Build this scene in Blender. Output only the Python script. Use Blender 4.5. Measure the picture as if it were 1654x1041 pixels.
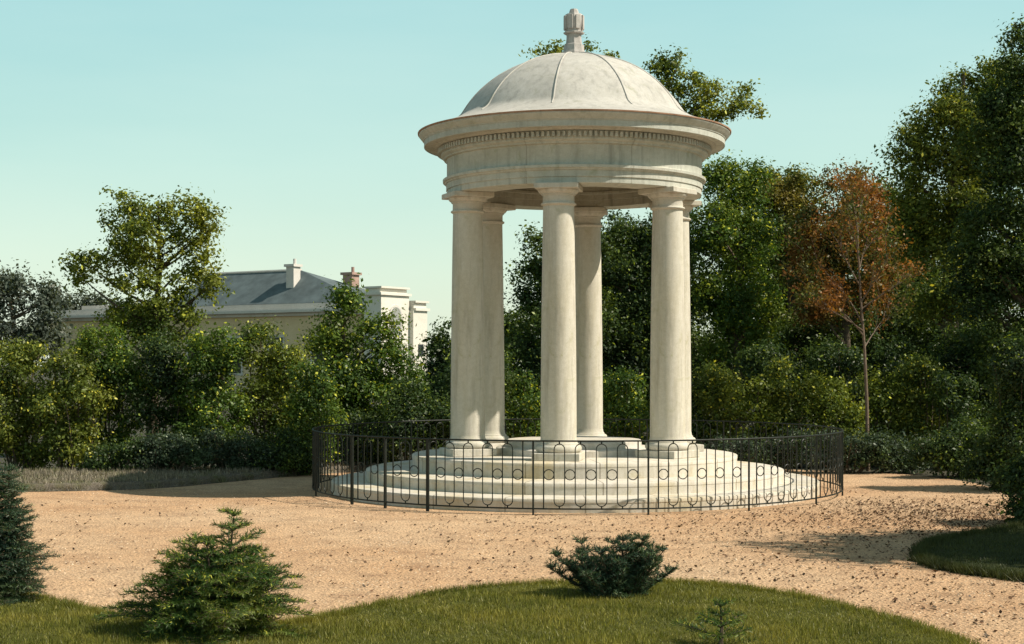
import bpy, math, random
import numpy as np
from mathutils import Vector, Matrix

S = bpy.context.scene
for o in list(bpy.data.objects): bpy.data.objects.remove(o)
C = S.collection
R = math.radians
F = 2475.0; CX = 827.0; HY = 590.0; EYE = 1.76     # focal length and horizon, in photo pixels

# ---------------------------------------------------------------- camera
cam_d = bpy.data.cameras.new('camera'); cam = bpy.data.objects.new('camera', cam_d); C.objects.link(cam)
cam.location = (0, 0, EYE); cam.rotation_euler = (R(90), 0, 0)
cam_d.sensor_width = 36; cam_d.lens = 36*F/1654; cam_d.shift_y = 69.5/1654
cam_d.clip_start = 0.1; cam_d.clip_end = 5000
S.camera = cam

# ---------------------------------------------------------------- sky and sun
SUN_AZ = 101.0; SUN_EL = 46.5
w = bpy.data.worlds.new('World'); S.world = w; w.use_nodes = True
nt = w.node_tree; bg = nt.nodes['Background']
sky = nt.nodes.new('ShaderNodeTexSky'); sky.sky_type = 'NISHITA'; sky.sun_disc = False
sky.sun_elevation = R(SUN_EL); sky.sun_rotation = R(SUN_AZ)
sky.air_density = 1.0; sky.dust_density = 1.6; sky.ozone_density = 1.0
tint = nt.nodes.new('ShaderNodeMix'); tint.data_type = 'RGBA'; tint.blend_type = 'MULTIPLY'
tint.inputs[0].default_value = 1.0
tint.inputs[7].default_value = (1.0, 1.15, 0.95, 1)
nt.links.new(sky.outputs[0], tint.inputs[6])
wtc = nt.nodes.new('ShaderNodeTexCoord'); wsx = nt.nodes.new('ShaderNodeSeparateXYZ'); nt.links.new(wtc.outputs['Generated'], wsx.inputs[0])
wr = nt.nodes.new('ShaderNodeValToRGB'); nt.links.new(wsx.outputs[2], wr.inputs[0])
for i, (p_, c_) in enumerate([(0, (.68,.71,.57)), (.06, (.57,.68,.56)), (.13, (.41,.61,.55)), (.24, (.285,.54,.55)), (.34, (.12,.23,.25)), (1, (.045,.08,.115))]):
    e_ = wr.color_ramp.elements[i] if i < 2 else wr.color_ramp.elements.new(p_)
    e_.position = p_; e_.color = (*c_, 1)
wsc = nt.nodes.new('ShaderNodeVectorMath'); wsc.operation = 'SCALE'; wsc.inputs['Scale'].default_value = 1/.15
wn_ = nt.nodes.new('ShaderNodeTexNoise'); wn_.inputs['Scale'].default_value = 2.2; wn_.inputs['Detail'].default_value = 5
wmp = nt.nodes.new('ShaderNodeMapping'); wmp.inputs['Scale'].default_value = (1, 1, 5); nt.links.new(wtc.outputs['Generated'], wmp.inputs['Vector']); nt.links.new(wmp.outputs[0], wn_.inputs['Vector'])
wcr = nt.nodes.new('ShaderNodeValToRGB'); nt.links.new(wn_.outputs[0], wcr.inputs[0])
wcr.color_ramp.elements[0].position = .35; wcr.color_ramp.elements[0].color = (0,0,0,1); wcr.color_ramp.elements[1].position = .8; wcr.color_ramp.elements[1].color = (.30,.30,.30,1)
wcm = nt.nodes.new('ShaderNodeMix'); wcm.data_type = 'RGBA'; wcm.inputs[7].default_value = (.68,.78,.68,1)
nt.links.new(wcr.outputs[0], wcm.inputs[0]); nt.links.new(wr.outputs[0], wcm.inputs[6]); nt.links.new(wcm.outputs[2], wsc.inputs[0])
wmx = nt.nodes.new('ShaderNodeMix'); wmx.data_type = 'RGBA'; wmx.inputs[0].default_value = .85
nt.links.new(tint.outputs[2], wmx.inputs[6]); nt.links.new(wsc.outputs[0], wmx.inputs[7]); nt.links.new(wmx.outputs[2], bg.inputs['Color'])
bg.inputs['Strength'].default_value = 0.15
sd = bpy.data.lights.new('sun', 'SUN'); sun = bpy.data.objects.new('sun', sd); C.objects.link(sun)
sd.energy = 5.0; sd.angle = R(0.6); sd.color = (1.0, 0.92, 0.78)
sv = Vector((math.sin(R(SUN_AZ))*math.cos(R(SUN_EL)), math.cos(R(SUN_AZ))*math.cos(R(SUN_EL)), math.sin(R(SUN_EL))))
sun.rotation_euler = sv.to_track_quat('Z', 'Y').to_euler()
S.view_settings.view_transform = 'Standard'; S.view_settings.look = 'None'
S.view_settings.exposure = 0.38; S.view_settings.gamma = 1.0
S.render.engine = 'CYCLES'
S.cycles.max_bounces = 6; S.cycles.diffuse_bounces = 3; S.cycles.transmission_bounces = 4

# ---------------------------------------------------------------- helpers
def PX(px, py, d): return ((px-CX)/F*d, d, EYE-(py-HY)/F*d)
def GP(px, py):
    d = EYE*F/(py-HY); return ((px-CX)/F*d, d)

def tag(o, label=None, cat=None, group=None, kind=None):
    if label: o['label'] = label
    if cat: o['category'] = cat
    if group: o['group'] = group
    if kind: o['kind'] = kind
    return o
def empty(name, loc=(0,0,0), rz=0, **k):
    o = bpy.data.objects.new(name, None); C.objects.link(o); o.location = loc
    o.rotation_euler = (0,0,rz); o.empty_display_size = .2
    return tag(o, **k)
def link_mesh(name, me, mat, parent=None, smooth=None):
    o = bpy.data.objects.new(name, me); C.objects.link(o)
    if mat: me.materials.append(mat)
    if smooth is not None:
        me.polygons.foreach_set('use_smooth', [True]*len(me.polygons))
        me.set_sharp_from_angle(angle=R(smooth))
    if parent: o.parent = parent
    me.update()
    return o
class MB:
    def __init__(s): s.v = []; s.f = []
    def add(s, vs, fs):
        n = len(s.v); s.v += [tuple(v) for v in vs]; s.f += [tuple(i+n for i in f) for f in fs]
    def box(s, c, d, rz=0):
        x, y, z = c; a, b, h = d[0]/2, d[1]/2, d[2]/2
        cr, sr = math.cos(rz), math.sin(rz); vs = []
        for k in (-h, h):
            for (i, j) in ((-a,-b),(a,-b),(a,b),(-a,b)):
                vs.append((x+i*cr-j*sr, y+i*sr+j*cr, z+k))
        s.add(vs, [(3,2,1,0),(4,5,6,7),(0,1,5,4),(1,2,6,5),(2,3,7,6),(3,0,4,7)])
    def tube(s, pts, rad, n=6, closed=False):
        P = [Vector(p) for p in pts]; m = len(P)
        if not hasattr(rad, '__len__'): rad = [rad]*m
        vs = []; up = Vector((0,0,1))
        prev = None
        for i, p in enumerate(P):
            if closed: t = P[(i+1) % m]-P[i-1]
            else: t = P[min(i+1, m-1)]-P[max(i-1, 0)]
            if t.length < 1e-9: t = Vector((0,0,1))
            t.normalize()
            if prev is None:
                a = t.cross(up)
                if a.length < .1: a = t.cross(Vector((1,0,0)))
            else:
                a = prev - t*prev.dot(t)
                if a.length < 1e-4: a = t.cross(Vector((1,0,0)))
            a.normalize(); prev = a; b = t.cross(a)
            for k in range(n):
                q = 2*math.pi*k/n
                vs.append(p+(a*math.cos(q)+b*math.sin(q))*rad[i])
        fs = []
        for i in range(m if closed else m-1):
            j = (i+1) % m
            for k in range(n):
                k2 = (k+1) % n
                fs.append((i*n+k, i*n+k2, j*n+k2, j*n+k))
        if not closed:
            fs.append(tuple(reversed(range(n)))); fs.append(tuple((m-1)*n+k for k in range(n)))
        s.add(vs, fs)
    def lathe(s, prof, n=64, cx=0, cy=0, closed=False):
        vs = []; m = len(prof)
        for (r, z) in prof:
            for k in range(n):
                q = 2*math.pi*k/n; vs.append((cx+r*math.cos(q), cy+r*math.sin(q), z))
        fs = []
        for i in range(m if closed else m-1):
            j = (i+1) % m
            for k in range(n):
                k2 = (k+1) % n; fs.append((i*n+k, i*n+k2, j*n+k2, j*n+k))
        s.add(vs, fs)
    def build(s, name, mat, parent=None, smooth=None):
        me = bpy.data.meshes.new(name); me.from_pydata(s.v, [], s.f)
        return link_mesh(name, me, mat, parent, smooth)

# ---------------------------------------------------------------- materials
def newmat(name):
    m = bpy.data.materials.new(name); m.use_nodes = True
    return m, m.node_tree, m.node_tree.nodes['Principled BSDF']
def N(nt, t, **k):
    n = nt.nodes.new(t)
    for a, b in k.items(): setattr(n, a, b)
    return n
def noise(nt, scale, detail=6, rough=.6, coord='Object', dist=0):
    tc = N(nt, 'ShaderNodeTexCoord'); n = N(nt, 'ShaderNodeTexNoise')
    n.inputs['Scale'].default_value = scale; n.inputs['Detail'].default_value = detail
    n.inputs['Roughness'].default_value = rough; n.inputs['Distortion'].default_value = dist
    nt.links.new(tc.outputs[coord], n.inputs['Vector']); return n
def ramp(nt, src, stops):
    r = N(nt, 'ShaderNodeValToRGB'); e = r.color_ramp.elements
    while len(e) < len(stops): e.new(.5)
    for i, (p, c) in enumerate(stops):
        e[i].position = p; e[i].color = (*c, 1) if len(c) == 3 else c
    nt.links.new(src, r.inputs[0]); return r
def mixc(nt, a, b, fac=None, mode='MIX', f=.5):
    m = N(nt, 'ShaderNodeMix', data_type='RGBA', blend_type=mode)
    if fac is not None: nt.links.new(fac, m.inputs[0])
    else: m.inputs[0].default_value = f
    for s, v in ((6, a), (7, b)):
        if isinstance(v, tuple): m.inputs[s].default_value = (*v, 1)
        else: nt.links.new(v, m.inputs[s])
    return m.outputs[2]
def bump(nt, bs, src, strength, dist=.02):
    b = N(nt, 'ShaderNodeBump'); b.inputs['Strength'].default_value = strength
    b.inputs['Distance'].default_value = dist
    nt.links.new(src, b.inputs['Height']); nt.links.new(b.outputs[0], bs.inputs['Normal'])

def stone(name, c1, c2, c3, sc=1.6, rough=.85, stretch=None, bs_=.25, grime=.6):
    m, nt, b = newmat(name)
    n1 = noise(nt, sc, 8, .65, dist=.4); n2 = noise(nt, 14, 8, .7); n3 = noise(nt, 90, 4, .6)
    if stretch:
        mp = N(nt, 'ShaderNodeMapping'); mp.inputs['Scale'].default_value = stretch
        tc = N(nt, 'ShaderNodeTexCoord'); nt.links.new(tc.outputs['Object'], mp.inputs['Vector'])
        nt.links.new(mp.outputs[0], n1.inputs['Vector'])
    r1 = ramp(nt, n1.outputs[0], [(.3, c1), (.52, c2), (.72, c3)])
    r2 = ramp(nt, n2.outputs[0], [(.3, (.88,.87,.84)), (.6, (1,1,1))])
    r3 = ramp(nt, n3.outputs[0], [(.32, (.88,.88,.86)), (.55, (1,1,1))])
    # rain streaks and lichen blotches
    ns = noise(nt, 1.0, 7, .7, dist=.2); ms = N(nt, 'ShaderNodeMapping'); ms.inputs['Scale'].default_value = (9, 9, .9)
    ts = N(nt, 'ShaderNodeTexCoord'); nt.links.new(ts.outputs['Object'], ms.inputs['Vector']); nt.links.new(ms.outputs[0], ns.inputs['Vector'])
    rs_ = ramp(nt, ns.outputs[0], [(.50, (0,0,0)), (.72, (grime,)*3)])
    nl = noise(nt, 3.3, 9, .75, dist=.8); rl = ramp(nt, nl.outputs[0], [(.56, (0,0,0)), (.66, (grime,)*3)])
    c = mixc(nt, r1.outputs[0], r2.outputs[0], mode='MULTIPLY', f=1.0)
    c = mixc(nt, c, r3.outputs[0], mode='MULTIPLY', f=1.0)
    c = mixc(nt, c, tuple(x*.52 for x in c1), fac=rs_.outputs[0])
    c = mixc(nt, c, (c1[0]*.72, c1[1]*.74, c1[2]*.58), fac=rl.outputs[0])
    nt.links.new(c, b.inputs['Base Color']); b.inputs['Roughness'].default_value = rough
    b.inputs['Specular IOR Level'].default_value = .25
    add = N(nt, 'ShaderNodeMath', operation='ADD'); nt.links.new(n2.outputs[0], add.inputs[0]); nt.links.new(n3.outputs[0], add.inputs[1])
    bump(nt, b, add.outputs[0], bs_, .01)
    return m
M_STONE = stone('limestone', (.52,.48,.38), (.58,.54,.47), (.62,.57,.51))
M_SHAFT = stone('shaft_stone', (.53,.48,.37), (.60,.56,.48), (.63,.57,.52), sc=1.2, stretch=(2.2,2.2,.5))
M_STEP = stone('step_stone', (.56,.47,.32), (.60,.56,.50), (.62,.57,.54), sc=1.1)
M_ENT = stone('entablature_stone', (.44,.44,.38), (.51,.51,.46), (.56,.54,.48), sc=1.2, stretch=(1,1,2.5))
M_DOME = stone('dome_cement', (.42,.40,.37), (.50,.475,.44), (.56,.53,.49), sc=1.3)
M_FINIAL = stone('finial_stone', (.38,.35,.33), (.50,.46,.44), (.58,.55,.52), sc=6)
M_FLASH = stone('roof_edge_copper', (.30,.17,.11), (.42,.25,.17), (.46,.32,.24), sc=5)
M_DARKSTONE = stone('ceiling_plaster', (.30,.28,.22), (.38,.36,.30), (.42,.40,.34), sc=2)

def plain(name, col, rough=.7, var=.25, sc=8, bs_=.2):
    m, nt, b = newmat(name); n = noise(nt, sc, 6, .65)
    lo = tuple(x*(1-var) for x in col); hi = tuple(min(1, x*(1+var)) for x in col)
    r = ramp(nt, n.outputs[0], [(.3, lo), (.7, hi)])
    nt.links.new(r.outputs[0], b.inputs['Base Color']); b.inputs['Roughness'].default_value = rough
    b.inputs['Specular IOR Level'].default_value = .3
    bump(nt, b, n.outputs[0], bs_, .01); return m
M_IRON = plain('painted_iron', (.011,.014,.010), .5, .4, 30)
M_BARK = plain('bark', (.10,.075,.05), .9, .4, 12, .6)
M_PALEBARK = plain('pale_bark', (.15,.105,.075), .8, .35, 20, .4)
M_SOIL = plain('soil', (.05,.045,.028), .95, .4, 3, .5)

def leafmat(name, cols, sc=1.0, trans=.35, hi=None, var=.45):
    m = bpy.data.materials.new(name); m.use_nodes = True; nt = m.node_tree; nt.nodes.clear()
    out = N(nt, 'ShaderNodeOutputMaterial')
    n1 = noise(nt, sc, 3, .6); k = len(cols)
    r1 = ramp(nt, n1.outputs[0], [(.32+.36*i/(k-1), c) for i, c in enumerate(cols)])
    g = N(nt, 'ShaderNodeNewGeometry')
    rv = ramp(nt, g.outputs['Random Per Island'], [(0, (1-var,)*3), (.6, (1,)*3), (1, (1+var,)*3)])
    c = mixc(nt, r1.outputs[0], rv.outputs[0], mode='MULTIPLY', f=1.0)
    if hi:  # random leaves tinted bright to stand in for sunlit highlights
        sp = ramp(nt, g.outputs['Random Per Island'], [(.93, (0,0,0)), (.95, (1,1,1))])
        c = mixc(nt, c, hi, fac=sp.outputs[0])
    d = N(nt, 'ShaderNodeBsdfDiffuse'); t = N(nt, 'ShaderNodeBsdfTranslucent'); gl = N(nt, 'ShaderNodeBsdfGlossy')
    gl.inputs['Roughness'].default_value = .45; gl.inputs['Color'].default_value = (.9,.9,.85,1)
    nt.links.new(c, d.inputs[0])
    ct = mixc(nt, c, (1.25,1.2,.5), mode='MULTIPLY', f=1.0); nt.links.new(ct, t.inputs[0])
    m1 = N(nt, 'ShaderNodeMixShader'); m1.inputs[0].default_value = trans
    nt.links.new(d.outputs[0], m1.inputs[1]); nt.links.new(t.outputs[0], m1.inputs[2])
    m2 = N(nt, 'ShaderNodeMixShader'); m2.inputs[0].default_value = .018
    nt.links.new(m1.outputs[0], m2.inputs[1]); nt.links.new(gl.outputs[0], m2.inputs[2])
    nt.links.new(m2.outputs[0], out.inputs[0]); return m
L_GREEN = leafmat('green_leaves', [(0.041,0.080,0.020), (0.084,0.145,0.024), (0.162,0.207,0.030)], .9, hi=(0.567,0.580,0.060), var=.3)
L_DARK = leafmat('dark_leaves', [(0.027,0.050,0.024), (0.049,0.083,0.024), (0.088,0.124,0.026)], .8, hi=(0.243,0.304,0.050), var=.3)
L_BLUE = leafmat('blue_green_leaves', [(0.038,0.058,0.042), (0.057,0.086,0.052), (0.074,0.117,0.040)], .9, hi=(0.216,0.276,0.160), var=.3)
L_YEL = leafmat('yellow_green_leaves', [(.070,.105,.022), (.135,.170,.030), (.23,.24,.04)], .9, hi=(.60,.55,.08), var=.3)
L_OLIVE = leafmat('olive_leaves', [(0.061,0.097,0.020), (0.135,0.172,0.028), (0.257,0.262,0.036)], .6, hi=(0.620,0.620,0.080), var=.3)
L_RED = leafmat('russet_leaves', [(.20,.070,.022), (.30,.125,.030), (.07,.10,.026), (.22,.16,.035)], .9, hi=(.40,.16,.06), var=.3)
L_MIX = leafmat('turning_leaves', [(0.047,0.086,0.022), (0.115,0.131,0.026), (0.203,0.138,0.030)], .6, hi=(0.513,0.442,0.080), var=.3)
L_FAR = leafmat('haze_tinted_leaves', [(.060,.075,.065), (.085,.105,.080), (.11,.13,.09)], .3, var=.3)  # distance haze put into the leaf colour as a grey green
L_NEEDLE = leafmat('needles', [(0.038,0.083,0.024), (0.074,0.131,0.030), (0.162,0.193,0.035)], 3, .3, hi=(0.540,0.524,0.080), var=.35)
L_NEEDLE2 = leafmat('blue_needles', [(.022,.050,.036), (.042,.080,.046), (.07,.11,.045)], 3, .3, hi=(.22,.28,.14), var=.35)

# ---------------------------------------------------------------- ground
def gravel_mat():
    m, nt, b = newmat('gravel')
    tc = N(nt, 'ShaderNodeTexCoord')
    big = noise(nt, .22, 4, .6); mid = noise(nt, 2.2, 8, .7); fine = noise(nt, 38, 6, .75); fine2 = noise(nt, 120, 3, .7)
    c1 = ramp(nt, big.outputs[0], [(.35, (.54,.335,.195)), (.6, (.61,.425,.275))])
    c2 = ramp(nt, mid.outputs[0], [(.28, (.62,.58,.56)), (.5, (.95,.94,.92)), (.68, (1.08,1.05,1.0))])
    c3 = ramp(nt, fine.outputs[0], [(.34, (.30,.27,.25)), (.47, (.92,.92,.92)), (.7, (1.14,1.13,1.1))])
    vo = N(nt, 'ShaderNodeTexVoronoi'); vo.inputs['Scale'].default_value = 42
    nt.links.new(tc.outputs['Object'], vo.inputs['Vector'])
    cv = ramp(nt, vo.outputs['Color'], [(.0, (.72,.70,.70)), (.5, (1,1,1)), (1, (1.18,1.16,1.12))])
    c = mixc(nt, c1.outputs[0], c2.outputs[0], mode='MULTIPLY', f=1.0)
    c = mixc(nt, c, c3.outputs[0], mode='MULTIPLY', f=1.0)
    c = mixc(nt, c, cv.outputs[0], mode='MULTIPLY', f=1.0)
    sp = N(nt, 'ShaderNodeTexVoronoi'); sp.inputs['Scale'].default_value = 17; sp.inputs['Randomness'].default_value = 1
    nt.links.new(tc.outputs['Object'], sp.inputs['Vector'])
    spr = ramp(nt, sp.outputs['Distance'], [(.10, (1,1,1)), (.16, (0,0,0))])
    pn = noise(nt, .8, 3, .6); pr = ramp(nt, pn.outputs[0], [(.38, (0,0,0)), (.55, (1,1,1))])
    fac = N(nt, 'ShaderNodeMath', operation='MULTIPLY'); nt.links.new(spr.outputs[0], fac.inputs[0]); nt.links.new(pr.outputs[0], fac.inputs[1])
    c = mixc(nt, c, (.16,.10,.07), fac=fac.outputs[0])
    nt.links.new(c, b.inputs['Base Color']); b.inputs['Roughness'].default_value = .95
    b.inputs['Specular IOR Level'].default_value = .15
    add = N(nt, 'ShaderNodeMath', operation='ADD'); nt.links.new(fine.outputs[0], add.inputs[0]); nt.links.new(vo.outputs['Distance'], add.inputs[1])
    bump(nt, b, add.outputs[0], .7, .02); return m
def grass_mat(name, cols, sc=1.2):
    m, nt, b = newmat(name)
    a = noise(nt, sc, 5, .65); f = noise(nt, 45, 6, .8)
    c1 = ramp(nt, a.outputs[0], [(.32+.34*i/(len(cols)-1), c) for i, c in enumerate(cols)])
    c2 = ramp(nt, f.outputs[0], [(.3, (.45,.45,.45)), (.55, (1,1,1)), (.75, (1.35,1.3,1.1))])
    c = mixc(nt, c1.outputs[0], c2.outputs[0], mode='MULTIPLY', f=1.0)
    nt.links.new(c, b.inputs['Base Color']); b.inputs['Roughness'].default_value = .95
    b.inputs['Specular IOR Level'].default_value = .1
    bump(nt, b, f.outputs[0], .9, .04); return m
M_GRAVEL = gravel_mat()
M_TURF = grass_mat('turf', [(.085,.095,.024), (.13,.13,.030), (.17,.155,.036)])
M_TURF_SHADE = grass_mat('shade_tinted_turf', [(.035,.045,.02), (.055,.068,.024), (.07,.075,.028)])  # same turf with the tree shade on the right lawn put into its colour
M_VERGE = grass_mat('verge_turf', [(.17,.14,.12), (.22,.19,.15), (.16,.16,.08)], 2.5)

def sheet(name, pts, z, mat, thick=0.0, kind='structure', smooth_edge=None):
    """flat polygon sheet; with thick > 0 its rim slopes down to the ground"""
    mb = MB(); n = len(pts)
    top = [(x, y, z) for x, y in pts]
    if thick:
        c = np.mean(np.array(pts), axis=0)
        low = []
        for i in range(n):
            a = Vector(pts[i-1]); b_ = Vector(pts[(i+1) % n]); t = (b_-a).normalized(); nn = Vector((t.y, -t.x))
            low.append((pts[i][0]+nn.x*thick*.8, pts[i][1]+nn.y*thick*.8, z-thick-.002))
        mb.add(top+low, [tuple(range(n))]+[(i, (i+n), ((i+1) % n)+n, (i+1) % n) for i in range(n)])
    else: mb.add(top, [tuple(range(n))])
    o = mb.build(name, mat); tag(o, kind=kind); return o
def spline(pts, k=8, jit=0, seed=0):
    rng = random.Random(seed); out = []
    P = [Vector(p) for p in pts]
    for i in range(len(P)-1):
        p0 = P[max(i-1, 0)]; p1 = P[i]; p2 = P[i+1]; p3 = P[min(i+2, len(P)-1)]
        for j in range(k):
            t = j/k
            q = .5*((2*p1)+(p2-p0)*t+(2*p0-5*p1+4*p2-p3)*t*t+(-p0+3*p1-3*p2+p3)*t**3)
            out.append((q.x+rng.uniform(-jit, jit), q.y+rng.uniform(-jit, jit)))
    out.append(tuple(P[-1])); return out

g = MB(); g.add([(-900,-60,-.012), (900,-60,-.012), (900,2500,-.012), (-900,2500,-.012)], [(0,1,2,3)])
tag(g.build('ground', M_SOIL), kind='structure')
# gravel clearing round the temple, outline far edge then near
far = [GP(-160,797), GP(45,795), GP(240,790), GP(380,778), GP(520,766), GP(700,757), GP(950,753), GP(1200,757), GP(1360,762), GP(1480,768), GP(1580,782), GP(1625,800)]
far = spline(far, 8, .015, 1)
rest = [(9.5,19.2), (14,18), (14,6), (-9,6), (-12,14)]
gp = far+rest
grav = sheet('gravel_path', list(reversed(gp)), 0.0, M_GRAVEL)
# front lawn bed
fe = [GP(-120,943), GP(0,966), GP(60,974), GP(120,988), GP(200,1004), GP(330,1018), GP(470,1014), GP(540,1002), GP(640,978), GP(760,958), GP(880,950), GP(1000,946), GP(1100,948), GP(1200,957), GP(1300,973), GP(1400,998), GP(1480,1021), GP(1560,1049), GP(1640,1093)]
fe = spline(fe, 16, .022, 2)
LAWN = [(x, y) for x, y in fe]+[(2.2,7.0), (-4.6,7.0)]
lawn = sheet('front_lawn', list(reversed(LAWN)), .035, M_TURF, .035)
# right lawn tongue
re_ = [GP(1670,844), GP(1620,860), GP(1550,870), GP(1505,882), GP(1488,896), GP(1500,912), GP(1540,923), GP(1600,932), GP(1680,942)]
re_ = spline(re_, 16, .022, 3)
LAWN2 = re_+[(9.5,12.2), (9.5,17.8)]
lawn2 = sheet('right_lawn', list(LAWN2), .035, M_TURF_SHADE, .035)
# verge strip along the hedge at the left
ve = [GP(-160,795), GP(45,793.5), GP(240,788.5), GP(380,776.5), GP(520,765), GP(720,756)]
vb = [GP(760,750), GP(500,757), GP(300,768), GP(-160,774)]
vpts = spline(ve, 8, .02, 4)+vb
sheet('grass_verge', list(vpts), .10, M_VERGE, .10)

# ---------------------------------------------------------------- temple
TX, TY = .873, 21.6
T = empty('garden_temple', (TX, TY, 0), label='round white stone temple with six columns and a ribbed dome inside the iron railing', cat='temple')
def lathe_part(name, prof, mat, parent, n=128, smooth=35, closed=False):
    mb = MB(); mb.lathe(prof, n, closed=closed); return mb.build(name, mat, parent, smooth)
def bevel_step(r, z0, z1, rin):
    b = .018
    return [(rin, z1), (r-.03, z1), (r-b*.4, z1-b*.35), (r, z1-b), (r, z1-.05), (r-.005, z1-.055), (r-.005, z0)]
def step_mat(name, r, cols=((.58,.47,.29), (.63,.58,.50), (.66,.60,.56)), grime=.5, stretch=None, jw=.004, jf=.8):
    m = stone(name, *cols, sc=1.1, grime=grime, stretch=stretch)
    nt = m.node_tree; b = nt.nodes['Principled BSDF']
    # radial joints between the curved blocks
    tc = N(nt, 'ShaderNodeTexCoord'); sx = N(nt, 'ShaderNodeSeparateXYZ'); nt.links.new(tc.outputs['Object'], sx.inputs[0])
    at = N(nt, 'ShaderNodeMath', operation='ARCTAN2'); nt.links.new(sx.outputs[1], at.inputs[0]); nt.links.new(sx.outputs[0], at.inputs[1])
    mu = N(nt, 'ShaderNodeMath', operation='MULTIPLY'); nt.links.new(at.outputs[0], mu.inputs[0]); mu.inputs[1].default_value = round(2*math.pi*r/.95)/(2*math.pi)
    fr = N(nt, 'ShaderNodeMath', operation='FRACT'); nt.links.new(mu.outputs[0], fr.inputs[0])
    rp = ramp(nt, fr.outputs[0], [(.5-jw*3, (1,1,1)), (.5-jw, (.35,.32,.28)), (.5+jw, (.35,.32,.28)), (.5+jw*3, (1,1,1))])
    src = b.inputs['Base Color'].links[0].from_socket
    nt.links.new(mixc(nt, src, rp.outputs[0], mode='MULTIPLY', f=jf), b.inputs['Base Color']); return m
lathe_part('step', bevel_step(3.40, -.01, .17, 2.80), step_mat('lower_step_stone', 3.4), T)
lathe_part('step', bevel_step(2.92, .17, .32, 2.20), step_mat('middle_step_stone', 2.92), T)
lathe_part('stylobate', bevel_step(2.28, .32, .52, .01), step_mat('upper_step_stone', 2.28), T)
lathe_part('inner_platform', [(.005,.715), (.93,.715), (.95,.70), (.95,.62), (1.08,.615), (1.10,.60), (1.10,.52)], M_STEP, T, 96)

RC = 1.58
def sq_slab(mb, r, w, z0, z1, ang, bev=.008):
    cx, cy = RC*math.sin(ang), -RC*math.cos(ang); h = w/2; vs = []
    for (hh, z) in ((h-bev, z0), (h, z0+bev), (h, z1-bev), (h-bev, z1)):
        for (i, j) in ((-1,-1),(1,-1),(1,1),(-1,1)):
            a, b_ = i*hh, j*hh
            vs.append((a*math.cos(ang)-b_*math.sin(ang), a*math.sin(ang)+b_*math.cos(ang), z))
    fs = [(3,2,1,0), (12,13,14,15)]
    for k in range(3):
        for q in range(4): fs.append((k*4+q, k*4+(q+1) % 4, (k+1)*4+(q+1) % 4, (k+1)*4+q))
    mb.add(vs, fs)
def column(k):
    ang = R(-9.6+60*k)
    col = empty('column', (RC*math.sin(ang), -RC*math.cos(ang), .52)); col.parent = T
    def loc(mb, name, mat, smooth=None):
        o = mb.build(name, mat, col, smooth); return o
    mb = MB()
    sq_slab(mb, 0, .62, 0, .10, ang); loc(mb, 'plinth', M_STONE)
    mb = MB()
    prof = [(.20,.10)]+[(.262+.042*math.cos(q), .15+.05*math.sin(q)) for q in [R(-85+17*i) for i in range(11)]]
    prof += [(.262,.202), (.262,.215), (.25,.222), (.243,.24), (.238,.27), (.236,.28)]
    mb.lathe(prof, 40); loc(mb, 'base', M_STONE, 35)
    mb = MB(); prof = []
    for i in range(17):
        t = i/16; r = .236-(.236-.203)*(t**1.6); prof.append((r, .28+t*(3.31-.28)))
    mb.lathe(prof, 40); o = loc(mb, 'shaft', M_SHAFT, 35)
    mb = MB()
    prof = [(.203,3.31), (.205,3.315), (.222,3.325)]+[(.222+.012*math.cos(q), 3.34+.014*math.sin(q)) for q in [R(-80+26*i) for i in range(7)]]
    prof += [(.208,3.36), (.206,3.44), (.214,3.455), (.226,3.458), (.226,3.472), (.236,3.475), (.255,3.49), (.268,3.51), (.272,3.525), (.22,3.526)]
    mb.lathe(prof, 40); sq_slab(mb, 0, .57, 3.527, 3.60, ang)
    loc(mb, 'capital', M_STONE, 35)
    # lie the shared stone pattern differently on each column
    return col
for k in range(6): column(k)

ent = [(1.33,4.12), (1.78,4.12), (1.785,4.125), (1.785,4.20), (1.80,4.203), (1.80,4.285), (1.815,4.288), (1.825,4.31), (1.845,4.315), (1.848,4.35), (1.80,4.358),
       (1.79,4.37), (1.79,4.60), (1.80,4.62), (1.83,4.63), (1.835,4.65), (1.86,4.665), (1.875,4.68), (1.875,4.785)]
lathe_part('entablature', list(ent)+[(1.6,4.786)], step_mat('jointed_entablature_stone', 1.25, ((.44,.44,.38), (.52,.52,.46), (.58,.55,.48)), .6, (1,1,2.5), .0022, .45), T, 160)
# inner face of the ring beam and the ceiling
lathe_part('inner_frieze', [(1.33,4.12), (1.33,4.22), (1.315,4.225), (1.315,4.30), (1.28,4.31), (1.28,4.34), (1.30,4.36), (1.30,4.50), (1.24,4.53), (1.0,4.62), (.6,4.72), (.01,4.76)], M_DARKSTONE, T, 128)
mb = MB()
for k in range(176):
    q = 2*math.pi*k/176; mb.box((1.90*math.cos(q), 1.90*math.sin(q), 4.74), (.048, .036, .065), q)
mb.build('dentils', M_ENT, T)
cor = [(1.85,4.786), (1.95,4.787), (1.97,4.80), (1.985,4.815), (2.09,4.818), (2.105,4.805), (2.11,4.808), (2.11,4.885), (2.12,4.888), (2.122,4.90), (2.135,4.91),
       (2.15,4.93), (2.172,4.955), (2.182,4.968), (2.182,4.985)]
lathe_part('cornice', cor, M_ENT, T, 160)
lathe_part('roof_edge', [(2.17,4.986), (2.197,4.988), (2.199,5.004), (2.16,5.012)], M_FLASH, T, 160)
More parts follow.
